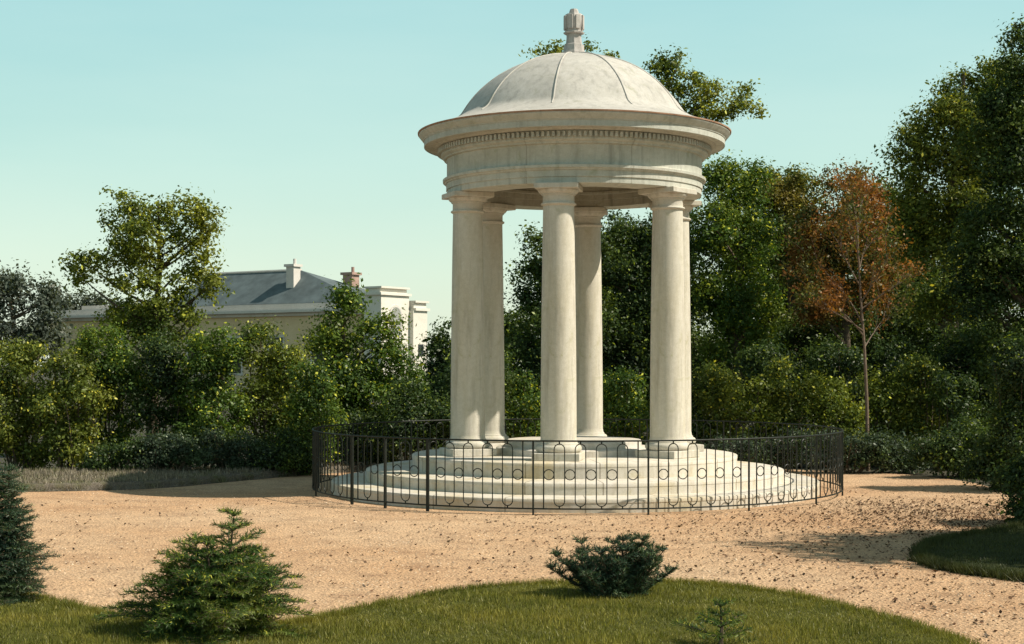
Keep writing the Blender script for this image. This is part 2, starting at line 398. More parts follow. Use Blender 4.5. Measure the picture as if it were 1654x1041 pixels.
# dome: ten gores with a crease rib between each
mb = MB(); NS = 120
pr = [(2.172,5.008), (2.0,5.06), (1.80,5.13), (1.68,5.19), (1.60,5.25), (1.545,5.33), (1.47,5.44), (1.36,5.57), (1.22,5.70), (1.05,5.825), (.86,5.93), (.65,6.015), (.42,6.08), (.20,6.12), (.12,6.13)]
P3 = [Vector((a, b, 0)) for a, b in pr]; prs = []
for i in range(len(P3)-1):
    p0 = P3[max(i-1,0)]; p1 = P3[i]; p2 = P3[i+1]; p3 = P3[min(i+2, len(P3)-1)]
    for j in range(3):
        t = j/3; q = .5*((2*p1)+(p2-p0)*t+(2*p0-5*p1+4*p2-p3)*t*t+(-p0+3*p1-3*p2+p3)*t**3); prs.append((q.x, q.y))
prs.append(pr[-1])
RIB0 = R(-12)   # angle of one rib from the side facing the camera
for (r, z) in prs:
    for k in range(NS):
        q = 2*math.pi*k/NS; u = (q-RIB0)/(2*math.pi/10); u = abs(u-round(u))*2     # 0 on the rib, 1 mid panel
        s = 1-.022*(1-(1-u)**2)*min(1, max(0, (1.75-r)/.3))
        mb.v.append((r*s*math.sin(q), -r*s*math.cos(q), z))
for i in range(len(prs)-1):
    for k in range(NS):
        k2 = (k+1) % NS; mb.f.append((i*NS+k, i*NS+k2, (i+1)*NS+k2, (i+1)*NS+k))
dome = mb.build('dome', M_DOME, T, 40)
for k in range(10):
    q = RIB0+k*2*math.pi/10; rb = MB()
    pts = [(r*math.sin(q), -r*math.cos(q), z+.003) for r, z in prs if r < 1.72 and r > .16]
    rb.tube(pts, [.012 if i > 2 else .008+.001*i for i in range(len(pts))], 6); rb.build('rib', M_DOME, dome, 60)
mb = MB()
fin = [(.20,6.10), (.20,6.15), (.165,6.155), (.145,6.20), (.14,6.27), (.115,6.28), (.105,6.36), (.105,6.42)]
mb.lathe(fin, 8)
mb.lathe([(.105,6.42), (.145,6.425), (.15,6.445), (.125,6.455), (.125,6.50), (.135,6.52), (.138,6.66), (.12,6.70), (.07,6.71), (.062,6.75), (.05,6.775), (.01,6.78)], 8)
for k in range(8):
    q = 2*math.pi*(k+.5)/8; mb.box((.125*math.cos(q), .125*math.sin(q), 6.58), (.04, .06, .19), q)
mb.build('finial', M_FINIAL, T, 25)

# ---------------------------------------------------------------- railing
FX, FY, FR = .90, 21.6, 3.68; FH = .87; Z0 = .075
U = .1197
def fpt(a, z, dr=0): return ((FR+dr)*math.sin(a), -(FR+dr)*math.cos(a), z)
fence = empty('iron_railing', (FX, FY, 0), label='low circular black iron railing with long loops and small rings around the temple', cat='railing')
NP = 17; DA = 2*math.pi/NP
fr = MB(); fr.tube([fpt(2*math.pi*k/136, FH) for k in range(136)], .011, 6, closed=True); fr.build('top_rail', M_IRON, fence, 60)
fr = MB(); fr.tube([fpt(2*math.pi*k/136, Z0) for k in range(136)], .010, 6, closed=True); fr.build('bottom_rail', M_IRON, fence, 60)
def bar(mb, a, z0, z1, r=.008): mb.tube([fpt(a, z0), fpt(a, z1)], r, 5)
def loop_bm(a0, a1):
    m = (a0+a1)/2; h = (a1-a0)/2; w_ = h*FR; pts = []
    zt = FH-.035-w_; zb = Z0+.03+w_
    for i in range(9):
        q = math.pi*i/8; pts.append(fpt(m+h*math.cos(q), zt+w_*math.sin(q)))
    for i in range(9):
        q = math.pi+math.pi*i/8; pts.append(fpt(m+h*math.cos(q), zb+w_*math.sin(q)))
    mb = MB(); mb.tube(pts, .0065, 5, closed=True)
    for z0, z1 in ((FH-.036, FH), (Z0, Z0+.032)): mb.tube([fpt(m, z0), fpt(m, z1)], .009, 5)
    return mb
def ring_bm(m, h, z=.475):
    w_ = h*FR*.97; mb = MB()
    mb.tube([fpt(m+w_/FR*math.cos(2*math.pi*i/16), z+w_*math.sin(2*math.pi*i/16)) for i in range(16)], .0062, 5, closed=True); return mb
def panel(a, da, units, name='panel'):
    u = da/(units+2*1.0); s = a+u; po = empty(name); po.parent = fence
    for q_ in (s, a+da-u):
        p = MB(); bar(p, q_, Z0, FH, .0085); p.build('bar', M_IRON, po, 60)
    for i in range(units):
        if i % 2 == 0: ring_bm(s+(i+.5)*u, u/2).build('ring', M_IRON, po, 60)
        else: loop_bm(s+i*u, s+(i+1)*u).build('loop', M_IRON, po, 60)
def post(a, thick=.013):
    mb = MB(); mb.tube([fpt(a, -.02), fpt(a, FH+.006)], thick, 6); mb.build('post', M_IRON, fence, 60)
OFF = R(-10.2)
for k in range(NP):
    a = OFF+k*DA
    gate = (k == NP-2)
    post(a, .024 if k in (NP-1, NP-2) else .013)
    if gate:      # two narrow leaves with a thick post between them
        post(a+DA/2, .022); panel(a, DA/2, 3, 'gate_leaf'); panel(a+DA/2, DA/2, 3, 'gate_leaf')
    else: panel(a, DA, 9)

# ---------------------------------------------------------------- vegetation
def leaf_mesh(name, pts, nrm, size, mat, parent, rng, aspect=.55):
    n = len(pts)
    nrm = nrm/np.maximum(1e-6, np.linalg.norm(nrm, axis=1, keepdims=True))
    r = rng.normal(size=(n,3)); t = np.cross(nrm, r); t /= np.maximum(1e-6, np.linalg.norm(t, axis=1, keepdims=True))
    b = np.cross(nrm, t); L = (size*rng.choice([.5,.7,.9,1.1,1.5], n)*rng.uniform(.85, 1.15, n))[:, None]
    v = np.empty((n,4,3), np.float32)
    v[:,0] = pts-t*L*.5; v[:,1] = pts+b*L*aspect*.5+nrm*L*.06; v[:,2] = pts+t*L*.5; v[:,3] = pts-b*L*aspect*.5+nrm*L*.06
    me = bpy.data.meshes.new(name); me.vertices.add(n*4); me.vertices.foreach_set('co', v.reshape(-1))
    me.loops.add(n*4); me.loops.foreach_set('vertex_index', np.arange(n*4, dtype=np.int32))
    me.polygons.add(n); me.polygons.foreach_set('loop_start', np.arange(0, n*4, 4, dtype=np.int32))
    me.update(calc_edges=True)
    return link_mesh(name, me, mat, parent)
def crown_points(lobes, dens, clump, leaf, rng, spread=1.0, inner=.25, flat=.8):
    """lobes: (x,y,z,rx,ry,rz) in metres. leaf clumps spread through each lobe, denser towards its outside"""
    C_, R_ = [], []
    for (x,y,z,rx,ry,rz) in lobes:
        area = 4*math.pi*((rx*ry)**1.6/3+(rx*rz)**1.6/3+(ry*rz)**1.6/3)**(1/1.6)
        k = max(5, int(4.4*dens*area/(clump**2*3.0)))
        m = int(np.clip(area/(clump*clump*9), 5, 26))
        sd_ = rng.normal(size=(m,3)); sd_ /= np.linalg.norm(sd_, axis=1, keepdims=True)
        sr = rng.uniform(.55, .95, m); sw = rng.uniform(.22, .42, m); j = rng.integers(0, m, k)
        d = rng.normal(size=(k,3)); d /= np.linalg.norm(d, axis=1, keepdims=True)
        rr = rng.uniform(0, 1, k)**.4
        q = sd_[j]*sr[j][:,None]+d*(rr*sw[j])[:,None]*[1.25,1.25,.75]
        core = rng.uniform(0, 1, k) < .30
        dc = d*(inner+(.85-inner)*rr)[:,None]; q[core] = dc[core]
        p = np.stack([x+q[:,0]*rx, y+q[:,1]*ry, z+q[:,2]*rz], 1)
        C_.append(p); R_.append(clump*rng.choice([.45,.7,1.0,1.0,1.5], k)*rng.uniform(.85,1.15,k))
    C_ = np.concatenate(C_); R_ = np.concatenate(R_)
    C_[:,2] = np.maximum(C_[:,2], .06)
    per = np.maximum(6, (spread*8.5*(R_/leaf)**2*.55).astype(int))
    idx = np.repeat(np.arange(len(C_)), per)
    n = len(idx); d = rng.normal(size=(n,3)); d /= np.linalg.norm(d, axis=1, keepdims=True)
    u = rng.uniform(0, 1, n)**.5*(1+.25*rng.normal(size=n))
    off = d*(R_[idx]*u)[:,None]; off[:,2] *= flat
    pts = C_[idx]+off; pts[:,2] = np.maximum(pts[:,2], .02)
    nrm = d*.7+rng.normal(size=(n,3))*.55+np.array([0,0,.45])
    return pts, nrm, C_, R_
def limb(mb, a, b_, r0, r1, rng, n=5, sag=.12, sides=6):
    a = Vector(a); b_ = Vector(b_); L = (b_-a).length; pts = []; rad = []
    ox, oy = rng.uniform(-1,1), rng.uniform(-1,1)
    for i in range(n+1):
        t = i/n; w_ = math.sin(math.pi*t)*L*sag
        pts.append(a.lerp(b_, t)+Vector((ox*w_*.5, oy*w_*.5, -w_*.35*(1 if i else 0)))); rad.append(r0+(r1-r0)*t**.8)
    mb.tube(pts, rad, sides)
def tree(name, label, cat, base, d, lobes, leafm, leaf=.09, clump=.32, dens=.55, spread=1.0, trunk_r=.16, depth=.8, seed=1, group=None, bark=None, trunk_top=None, inner=.25, stems=1, nlimb=26, limb_px=None):
    """base: photo x of the foot; d: distance; lobes: (px, py, rx, ry) outlines taken at that distance, or with own distance offset"""
    rng = np.random.default_rng(seed); s = d/F; leaf = leaf*.82
    bx = (base-CX)*s
    root = empty(name, (bx, d, 0), label=label, cat=cat, group=group)
    LB = []
    for l in lobes:
        px, py, rx, ry = l[:4]; dy = l[4] if len(l) > 4 else rng.uniform(-.35, .35)*rx*s
        LB.append(((px-CX)*s-bx, dy, EYE-(py-HY)*s, rx*s, max(rx, ry)*s*depth, ry*s))
    pts, nrm, CC, RR = crown_points(LB, dens, clump, leaf, rng, spread, inner)
    leaf_mesh('crown' if stems == 1 else 'foliage', pts, nrm, leaf, leafm, root, rng)
    mb = MB(); prng = random.Random(seed)
    top = max(l[2]-l[5]*.2 for l in LB) if trunk_top is None else trunk_top
    if stems == 1:
        tx = LB[0][0]*.6; path = []
        for i in range(8):
            t = i/7; path.append(Vector((tx*t+.12*math.sin(t*4+seed)*trunk_r*4, .1*math.sin(t*5+seed*2), -.05+t*top)))
        mb.tube(path, [trunk_r*(1.25-.1*i if i < 2 else 1.05-.13*i) for i in range(8)], 10)
        ix = prng.sample(range(len(CC)), min(nlimb, len(CC)))
        for i in ix:
            c = Vector(CC[i]); hz = min(max(c.z-.5*math.hypot(c.x, c.y)-.2, top*.28), top*.95); t = hz/top
            a = path[0].lerp(path[-1], t); j = min(6, int(t*7)); a = path[j].lerp(path[j+1], t*7-j)
            r0 = trunk_r*(1-.85*t)*.5+.008; limb(mb, a, c, r0, r0*.22, prng, 6, .14, 5)
    else:
        for i in prng.sample(range(len(CC)), min(stems*3, len(CC))):
            c = Vector(CC[i]); a = (c.x*.35+prng.uniform(-.1,.1), c.y*.3, -.03); limb(mb, a, c, trunk_r, trunk_r*.3, prng, 5, .12, 5)
    mb.build('trunk' if stems == 1 else 'stems', bark or M_BARK, root, 60)
    return root

# --- left side
tree('shade_tree', 'tall open crowned tree with sky showing through, rising above the left shrubbery', 'tree', 252, 29.5,
     [(250,392,62,46), (196,352,48,34), (285,345,50,26), (330,362,38,30), (150,432,44,26), (196,402,46,26), (310,405,46,26), (240,470,70,44), (345,470,30,22), (268,522,70,50), (190,316,20,12), (128,452,20,10), (210,520,50,40), (330,440,34,22)],
     L_OLIVE, leaf=.085, clump=.20, dens=.46, spread=1.0, trunk_r=.11, seed=11, inner=.2, nlimb=46)
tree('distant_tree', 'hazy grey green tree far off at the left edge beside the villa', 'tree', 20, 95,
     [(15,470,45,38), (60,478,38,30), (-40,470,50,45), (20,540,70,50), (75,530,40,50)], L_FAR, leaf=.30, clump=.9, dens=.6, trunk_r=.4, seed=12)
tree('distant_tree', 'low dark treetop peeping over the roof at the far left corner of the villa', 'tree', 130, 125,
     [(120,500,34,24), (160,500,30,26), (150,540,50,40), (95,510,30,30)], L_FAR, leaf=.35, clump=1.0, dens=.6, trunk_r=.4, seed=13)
tree('leafy_tree', 'dark narrow tree seen between the villa front and the leftmost temple column', 'tree', 716, 42,
     [(706,548,20,30), (735,560,34,44), (712,610,34,50), (745,640,50,80), (700,690,40,50)], L_DARK, leaf=.11, clump=.34, dens=.7, trunk_r=.15, seed=14)
tree('leafy_tree', 'bushy conical green tree standing in front of the villa end', 'tree', 570, 27.5,
     [(545,500,34,34), (535,550,42,45), (560,610,62,60), (600,545,34,34), (628,585,36,36), (600,650,70,70), (655,640,36,40), (540,690,60,50), (630,520,14,16)],
     L_GREEN, leaf=.075, clump=.22, dens=.75, trunk_r=.10, seed=15)
shr = [ # x, distance, lobes, material, label
 (25, 25.6, [(20,590,52,50), (60,640,50,60), (0,680,60,70), (50,720,45,45)], L_YEL, 'yellow green shrub at the far left end of the long shrubbery'),
 (110, 25.2, [(105,590,44,42), (120,650,50,60), (90,715,46,48), (140,720,44,44)], L_YEL, 'yellowish shrub below the left corner of the villa wall'),
 (185, 25.8, [(172,565,46,45), (200,620,52,60), (170,690,50,60)], L_GREEN, 'rounded green shrub just left of the tall open crowned tree'),
 (265, 25.6, [(262,585,48,45), (250,650,55,60), (285,700,55,55)], L_DARK, 'dark shrub at the foot of the tall open crowned tree'),
 (345, 25.4, [(345,565,48,44), (330,620,52,55), (360,680,55,60), (320,710,40,45)], L_GREEN, 'broad green shrub under the slate roof of the villa'),
 (430, 25.8, [(420,560,46,40), (455,590,42,40), (430,650,56,60), (450,710,50,50)], L_OLIVE, 'olive shrub with yellow tips, just left of the conical tree'),
 (505, 25.0, [(500,625,42,44), (510,680,50,60), (490,720,45,42)], L_GREEN, 'mid green shrub at the foot of the conical tree'),
 (675, 25.6, [(668,655,36,40), (690,690,44,60), (640,700,45,50), (720,700,40,60)], L_DARK, 'dark shrub behind the railing left of the temple columns'),
]
for i, (x, d, lb, m, lab) in enumerate(shr):
    tree('shrub', lab, 'shrub', x, d, lb, m, leaf=.062, clump=.19, dens=.80, trunk_r=.025, seed=30+i, stems=5, group='shrubs of the left shrubbery')
low = [(185,24.0,[(170,745,40,26), (205,740,40,30)],L_DARK,'low dark bush on the verge below the green shrub'),
 (275,24.0,[(260,735,45,34), (300,735,40,34)],L_BLUE,'low bluish bush on the verge beneath the tall tree'),
 (370,24.2,[(350,730,42,36), (400,725,45,40)],L_BLUE,'low bluish dark bush between the broad shrub and the verge'),
 (465,24.4,[(450,725,42,40), (490,730,40,34)],L_DARK,'low dark bush just left of the railing'),
 (570,26.0,[(540,705,48,50), (600,700,50,52), (570,730,55,30)],L_DARK,'low dark bush behind the left part of the railing')]
for i, (x, d, lb, m, lab) in enumerate(low):
    tree('bush', lab, 'bush', x, d, lb, m, leaf=.05, clump=.15, dens=.85, trunk_r=.02, seed=50+i, stems=4, group='low bushes along the verge')

# --- behind the temple
tree('leafy_tree', 'dark leafy tree seen between the front and left temple columns', 'tree', 880, 33,
     [(905,420,48,58), (868,470,34,50), (880,540,56,56), (940,500,60,70), (850,600,50,56), (905,650,70,60), (862,380,16,14)], L_DARK, leaf=.085, clump=.28, dens=.75, trunk_r=.16, seed=61)
tree('leafy_tree', 'dark green tree filling the gap between the middle and right temple columns', 'tree', 1010, 34,
     [(1015,420,62,70), (960,400,46,56), (1050,500,60,70), (990,540,64,70), (1020,620,70,70), (1075,400,50,70)], L_DARK, leaf=.085, clump=.28, dens=.75, trunk_r=.18, seed=62)
tree('oak_tree', 'tall thin oak behind the dome with its top branches against the sky', 'tree', 1040, 44,
     [(1085,105,26,22), (1078,150,34,26), (1120,150,26,18), (1150,138,20,12), (1185,160,20,12), (1215,178,20,12), (1160,185,32,10), (1110,180,30,16), (1205,150,16,9), (1098,128,36,22), (1140,165,34,18), (1062,120,20,20), (1175,178,26,10),
      (882,84,18,9), (905,78,14,7), (946,74,7,7), (988,94,6,4), (1000,180,60,60), (960,200,60,60), (1060,260,60,60)], L_OLIVE, leaf=.12, clump=.25, dens=.44, spread=1.0, trunk_r=.20, seed=63, inner=.3, nlimb=60, trunk_top=8.6)
for i, (x, d, lb, m, lab) in enumerate([
 (760, 26.4, [(750,640,36,60), (790,620,40,60), (770,700,60,50)], L_DARK, 'dark shrub directly behind the left temple columns'),
 (850, 26.8, [(845,640,36,44), (830,690,45,50), (880,690,40,55)], L_GREEN, 'green shrub seen between the left and front temple columns'),
 (1010, 26.8, [(1000,640,44,50), (1030,690,45,50), (970,700,45,46)], L_GREEN, 'green shrub seen between the back and right temple columns'),
 (1095, 26.6, [(1090,660,36,55), (1100,710,45,40)], L_DARK, 'dark shrub behind the right temple columns')]):
    tree('shrub', lab, 'shrub', x, d, lb, m, leaf=.062, clump=.19, dens=.80, trunk_r=.025, seed=70+i, stems=5, group='shrubs behind the temple')

# --- right side
tree('leafy_tree', 'rounded green tree close behind the right edge of the temple cornice', 'tree', 1190, 34,
     [(1195,300,46,50), (1165,370,55,60), (1215,390,52,56), (1170,460,60,60), (1220,490,60,60), (1150,290,34,40), (1190,560,66,50)], L_GREEN, leaf=.085, clump=.27, dens=.72, trunk_r=.18, seed=81)
tree('leafy_tree', 'bluish green tree with greyish top between the rounded tree and the russet tree', 'tree', 1280, 37,
     [(1265,300,46,38), (1300,310,36,30), (1270,380,56,56), (1295,460,60,60), (1240,320,34,34), (1270,540,66,50)], L_MIX, leaf=.09, clump=.28, dens=.7, trunk_r=.18, seed=82)
tree('autumn_tree', 'russet autumn tree with brown orange leaves behind the slender bare sapling', 'tree', 1365, 33,
     [(1365,310,46,40), (1335,370,56,50), (1395,370,50,50), (1320,430,54,44), (1390,440,62,50), (1350,490,66,40), (1440,440,34,34), (1405,320,24,30)], L_RED, leaf=.075, clump=.24, dens=.55, trunk_r=.13, seed=83)
tree('leafy_tree', 'big yellow green tree rising high at the right of the wood', 'tree', 1530, 30.5,
     [(1575,150,50,42), (1530,195,55,46), (1490,245,46,44), (1600,235,64,60), (1540,300,70,60), (1475,300,38,40), (1500,370,62,52), (1590,370,66,60), (1540,450,90,70), (1475,380,50,60), (1560,220,70,70), (1630,180,50,80), (1460,215,12,12), (1440,250,12,20), (1610,110,34,26)], L_YEL, leaf=.08, clump=.26, dens=.72, trunk_r=.22, seed=84)
tree('leafy_tree', 'tallest dark green tree cut by the right edge of the photo', 'tree', 1690, 27,
     [(1668,110,46,44), (1640,165,56,56), (1620,240,60,70), (1690,220,76,90), (1650,60,24,30), (1600,420,70,80), (1640,310,50,70), (1700,400,80,80), (1630,430,60,70), (1610,520,60,60), (1680,560,90,80), (1648,70,16,16)], L_DARK, leaf=.075, clump=.25, dens=.72, trunk_r=.25, seed=85)
tree('leafy_tree', 'shadowy tree low in the wood behind the bare sapling trunk', 'tree', 1420, 35,
     [(1420,500,80,60), (1350,540,80,56), (1490,520,80,64), (1560,560,70,60), (1300,570,60,50), (1440,590,100,50)], L_DARK, leaf=.085, clump=.28, dens=.8, trunk_r=.16, seed=86)
tree('leafy_tree', 'shadowy tree low in the wood beside the right temple column', 'tree', 1180, 36,
     [(1150,590,70,60), (1230,580,70,60), (1290,620,70,50), (1130,640,60,50)], L_DARK, leaf=.085, clump=.28, dens=.8, trunk_r=.16, seed=87)
rs = [(1150,26.6,[(1150,625,34,42), (1170,670,44,46), (1140,710,45,36)],L_YEL,'yellow green bush next to the right temple column'),
 (1215,26.4,[(1205,650,36,36), (1225,700,46,44)],L_OLIVE,'olive bush, second from the temple in the low row at the right'),
 (1275,26.6,[(1262,620,30,36), (1285,655,40,42), (1270,710,48,40)],L_YEL,'yellow speckled bush with a pointed top left of the bare sapling'),
 (1345,26.4,[(1335,635,38,36), (1360,680,44,46), (1330,715,46,34)],L_OLIVE,'olive bush immediately left of the bare sapling'),
 (1420,26.8,[(1425,630,36,36), (1415,690,46,50)],L_OLIVE,'olive bush immediately right of the bare sapling'),
 (1485,26.6,[(1480,615,40,36), (1500,660,44,46), (1470,705,46,44)],L_YEL,'brighter green bush right of the bare sapling'),
 (1550,26.0,[(1540,640,34,44), (1565,690,46,56)],L_DARK,'green bush at the right end of the low row')]
for i, (x, d, lb, m, lab) in enumerate(rs):
    tree('bush', lab, 'bush', x, d, lb, m, leaf=.065, clump=.17, dens=.75, trunk_r=.02, seed=90+i, stems=5, group='row of low bushes at the right')
for i, (x, d, lb, m, lab) in enumerate([
 (1190,25.4,[(1160,730,40,22), (1220,728,46,24), (1280,728,44,26)],L_BLUE,'dark ground hugging bush behind the right part of the railing'),
 (1370,25.0,[(1340,730,44,28), (1400,728,50,32), (1460,735,44,28)],L_BLUE,'dark ground hugging bush at the foot of the bare sapling'),
 (1540,24.0,[(1520,730,44,36), (1570,720,50,50), (1600,740,40,44)],L_DARK,'dark ground hugging bush at the gravel edge on the right'),
 (1690,17.0,[(1668,790,44,70), (1700,740,60,80), (1660,845,44,30), (1720,830,70,60)],L_DARK,'dark bush overhanging the right lawn at the edge of the photo'),
 (1640,21.5,[(1600,740,30,44), (1640,700,50,60), (1680,640,70,90), (1625,760,46,40), (1690,760,70,60), (1650,600,50,60)],L_DARK,'large dark bush at the right edge of the photo')]):
    tree('bush', lab, 'bush', x, d, lb, m, leaf=.055, clump=.17, dens=.85, trunk_r=.02, seed=110+i, stems=5, group='dark bushes at the edge of the wood')
# tree just outside the frame whose shade falls on the right lawn
tree('leafy_tree', 'leafy tree standing beyond the right lawn', 'tree', 2560, 13.8,
     [(2380,180,280,260), (2560,60,330,260), (2600,300,300,200), (2290,330,200,130), (2420,-60,260,200)], L_GREEN, leaf=.12, clump=.4, dens=.6, trunk_r=.18, seed=120)

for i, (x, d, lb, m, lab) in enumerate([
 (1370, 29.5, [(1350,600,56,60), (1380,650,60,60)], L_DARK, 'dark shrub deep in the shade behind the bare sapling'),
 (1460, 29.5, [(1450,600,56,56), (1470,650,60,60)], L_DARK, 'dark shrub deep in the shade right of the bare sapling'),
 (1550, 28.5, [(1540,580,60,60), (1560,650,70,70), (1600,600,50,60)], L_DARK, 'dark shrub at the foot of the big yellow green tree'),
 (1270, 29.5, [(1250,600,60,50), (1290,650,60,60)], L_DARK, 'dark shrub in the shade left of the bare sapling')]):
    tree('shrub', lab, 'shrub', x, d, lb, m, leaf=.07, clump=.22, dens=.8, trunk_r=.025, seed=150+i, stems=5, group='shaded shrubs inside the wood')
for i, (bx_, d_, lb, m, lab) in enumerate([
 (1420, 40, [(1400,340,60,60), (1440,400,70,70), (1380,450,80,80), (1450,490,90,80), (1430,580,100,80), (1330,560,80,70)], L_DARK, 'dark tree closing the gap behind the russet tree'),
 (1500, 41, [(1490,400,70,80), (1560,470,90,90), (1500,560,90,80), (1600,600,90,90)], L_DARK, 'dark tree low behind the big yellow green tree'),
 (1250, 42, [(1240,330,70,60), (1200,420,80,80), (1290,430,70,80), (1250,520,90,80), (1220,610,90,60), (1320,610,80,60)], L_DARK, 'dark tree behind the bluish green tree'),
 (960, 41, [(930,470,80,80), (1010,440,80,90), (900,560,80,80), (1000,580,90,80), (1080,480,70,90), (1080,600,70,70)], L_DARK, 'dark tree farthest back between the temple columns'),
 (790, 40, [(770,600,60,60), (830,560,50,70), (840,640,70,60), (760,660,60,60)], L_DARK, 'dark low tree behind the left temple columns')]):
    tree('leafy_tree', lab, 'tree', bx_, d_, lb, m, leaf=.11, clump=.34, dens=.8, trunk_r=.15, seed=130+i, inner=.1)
# slender sapling
def sapling():
    s = 25.6/F; bx = (1402-CX)*s; rng = random.Random(7)
    root = empty('slender_sapling', (bx, 25.6, 0), label='slender nearly bare sapling with a pale thin trunk and rusty twigs', cat='sapling')
    def q(px, py, dy=0): return Vector(((px-CX)*s-bx, dy, EYE-(py-HY)*s))
    mb = MB(); tr = [q(1402,752), q(1400,650), q(1396,560), q(1390,480), q(1386,400), q(1382,330)]
    tr[0].z = -.03
    mb.tube(tr, [.036,.030,.024,.019,.013,.006], 7)
    tips = []
    def br(a, b_, r, lvl):
        limb(mb, a, b_, r, r*.3, rng, 5, -.10, 5); tips.append((a, b_))
        if lvl < 2:
            for _ in range(5 if lvl == 0 else 3):
                t = rng.uniform(.3, .95); p = a.lerp(b_, t); dv = (b_-a)*rng.uniform(.3,.5)
                dv = Vector((dv.x+rng.uniform(-.25,.25), dv.y+rng.uniform(-.25,.25), abs(dv.z)*.8+rng.uniform(0,.25))); br(p, p+dv, r*.5, lvl+1)
    for (x0,y0,x1,y1) in [(1397,545,1310,470),(1397,560,1450,500),(1392,520,1345,440),(1390,490,1430,415),(1388,460,1350,390),(1387,440,1415,370),(1386,420,1360,350),(1395,535,1330,500),(1391,500,1460,455),(1385,390,1400,320),(1384,370,1370,310)]:
        br(q(x0,y0), q(x1,y1,rng.uniform(-.5,.5)), .014, 0)
    mb.build('trunk', M_PALEBARK, root, 60)
    g = np.random.default_rng(5); P = []
    for a, b_ in tips:
        k = 26; t = g.uniform(.4, 1.05, k)[:,None]; P.append(np.array(a)[None]*(1-t)+np.array(b_)[None]*t+g.normal(size=(k,3))*.07)
    P = np.concatenate(P); leaf_mesh('crown', P, g.normal(size=P.shape)+[0,0,.3], .055, L_RED, root, g)
sapling()

# young conifers in the foreground
def conifer(name, label, x, y, height, leaders, width, seed, mat, needle=.028, whorls=11, per=9, droop=.15, base_z=.03, cat='conifer'):
    rng = random.Random(seed); g = np.random.default_rng(seed)
    root = empty(name, (x, y, base_z), label=label, cat=cat)
    mb = MB(); segs = []
    for (lx, ly, lh, lw) in leaders:
        top = Vector((lx, ly, lh)); foot = Vector((lx*.2, ly*.2, -.04))
        mb.tube([foot, foot.lerp(top, .5)+Vector((.01,.01,0)), top], [.018, .011, .003], 5); segs.append((foot.lerp(top, .82), top))
        for wv in range(whorls):
            t = .04+.93*(wv/(whorls-1))**.9; p = foot.lerp(top, t); L = width*lw*(1-t)**.62*rng.uniform(.75, 1.2)+.04
            for k in range(per):
                a = 2*math.pi*(k+rng.random()*.7)/per+wv; l_ = L*rng.choice((.45,.6,.8,1.0,1.15,1.45))*rng.uniform(.9,1.1); up = .55*t+.18
                mid = p+Vector((math.cos(a)*l_*.55, math.sin(a)*l_*.55, l_*(up*.5-.02)))
                e = p+Vector((math.cos(a)*l_, math.sin(a)*l_, l_*(up*.75-droop)))
                mb.tube([p, mid, e], [.005, .0035, .0015], 4); segs += [(p, mid), (mid, e)]
                d = (e-p).normalized(); side = d.cross(Vector((0,0,1))).normalized()
                nb = max(2, int(l_/.05))
                for j in range(nb):
                    tt = .25+.7*j/nb; q0 = p.lerp(mid, tt*2) if tt < .5 else mid.lerp(e, tt*2-1)
                    for s_ in (-1, 1):
                        ll = l_*.38*(1.1-tt)+.02; q1 = q0+(d*.75+side*s_*.8+Vector((0,0,rng.uniform(-.15,.25)))).normalized()*ll
                        segs.append((q0, q1)); mb.tube([q0, q1], [.002, .001], 3)
    mb.build('stems', M_BARK, root)
    A = np.array([tuple(a) for a, b_ in segs]); B = np.array([tuple(b_) for a, b_ in segs]); Ln = np.linalg.norm(B-A, axis=1)
    cnt = np.maximum(3, (Ln/.0055).astype(int)); idx = np.repeat(np.arange(len(segs)), cnt); n = len(idx)
    t = g.uniform(0, 1.03, n)[:,None]; base = A[idx]*(1-t)+B[idx]*t; ax = (B-A)[idx]/np.maximum(Ln[idx],1e-5)[:,None]
    r = g.normal(size=(n,3)); r -= ax*np.sum(r*ax, axis=1, keepdims=True); r /= np.linalg.norm(r, axis=1, keepdims=True)
    d = r*.8+ax*.65+np.array([0,0,.12]); d /= np.linalg.norm(d, axis=1, keepdims=True)
    L = (needle*g.uniform(.6,1.2,n))[:,None]; s_ = np.cross(d, ax); s_ /= np.maximum(1e-5, np.linalg.norm(s_, axis=1, keepdims=True))
    v = np.empty((n,4,3), np.float32); w_ = needle*.085
    v[:,0] = base-s_*w_; v[:,1] = base+s_*w_; v[:,2] = base+d*L+s_*w_*.4; v[:,3] = base+d*L-s_*w_*.4
    me = bpy.data.meshes.new('needles'); me.vertices.add(n*4); me.vertices.foreach_set('co', v.reshape(-1))
    me.loops.add(n*4); me.loops.foreach_set('vertex_index', np.arange(n*4, dtype=np.int32)); me.polygons.add(n)
    me.polygons.foreach_set('loop_start', np.arange(0, n*4, 4, dtype=np.int32)); me.update(calc_edges=True)
    link_mesh('foliage', me, mat, root); return root
s = 9.9/F
conifer('young_fir', 'young fir with a pointed leader and spreading branches at the bottom left of the gravel', (345-CX)*s, 9.9, .8,
        [(.135,0,.78,.8), (-.14,.1,.58,1.0), (.24,.1,.52,.9), (-.02,-.12,.60,1.0), (-.30,0,.44,.8), (.10,.15,.50,1.0), (.36,-.05,.40,.8), (-.15,-.2,.40,1.1), (.2,-.2,.42,1.1)], .42, 3, L_NEEDLE, whorls=8, per=7, needle=.03)
s = 11.3/F
conifer('young_fir', 'bluish upright fir cut by the left edge of the photo', (8-CX)*s, 11.3, 1.0,
        [(.03,0,.98,.85), (-.12,.1,.86,.9), (.08,-.05,.66,.8), (-.02,.15,.75,.9), (-.3,0,.8,.9)], .27, 4, L_NEEDLE2, whorls=14)
s = 11.5/F
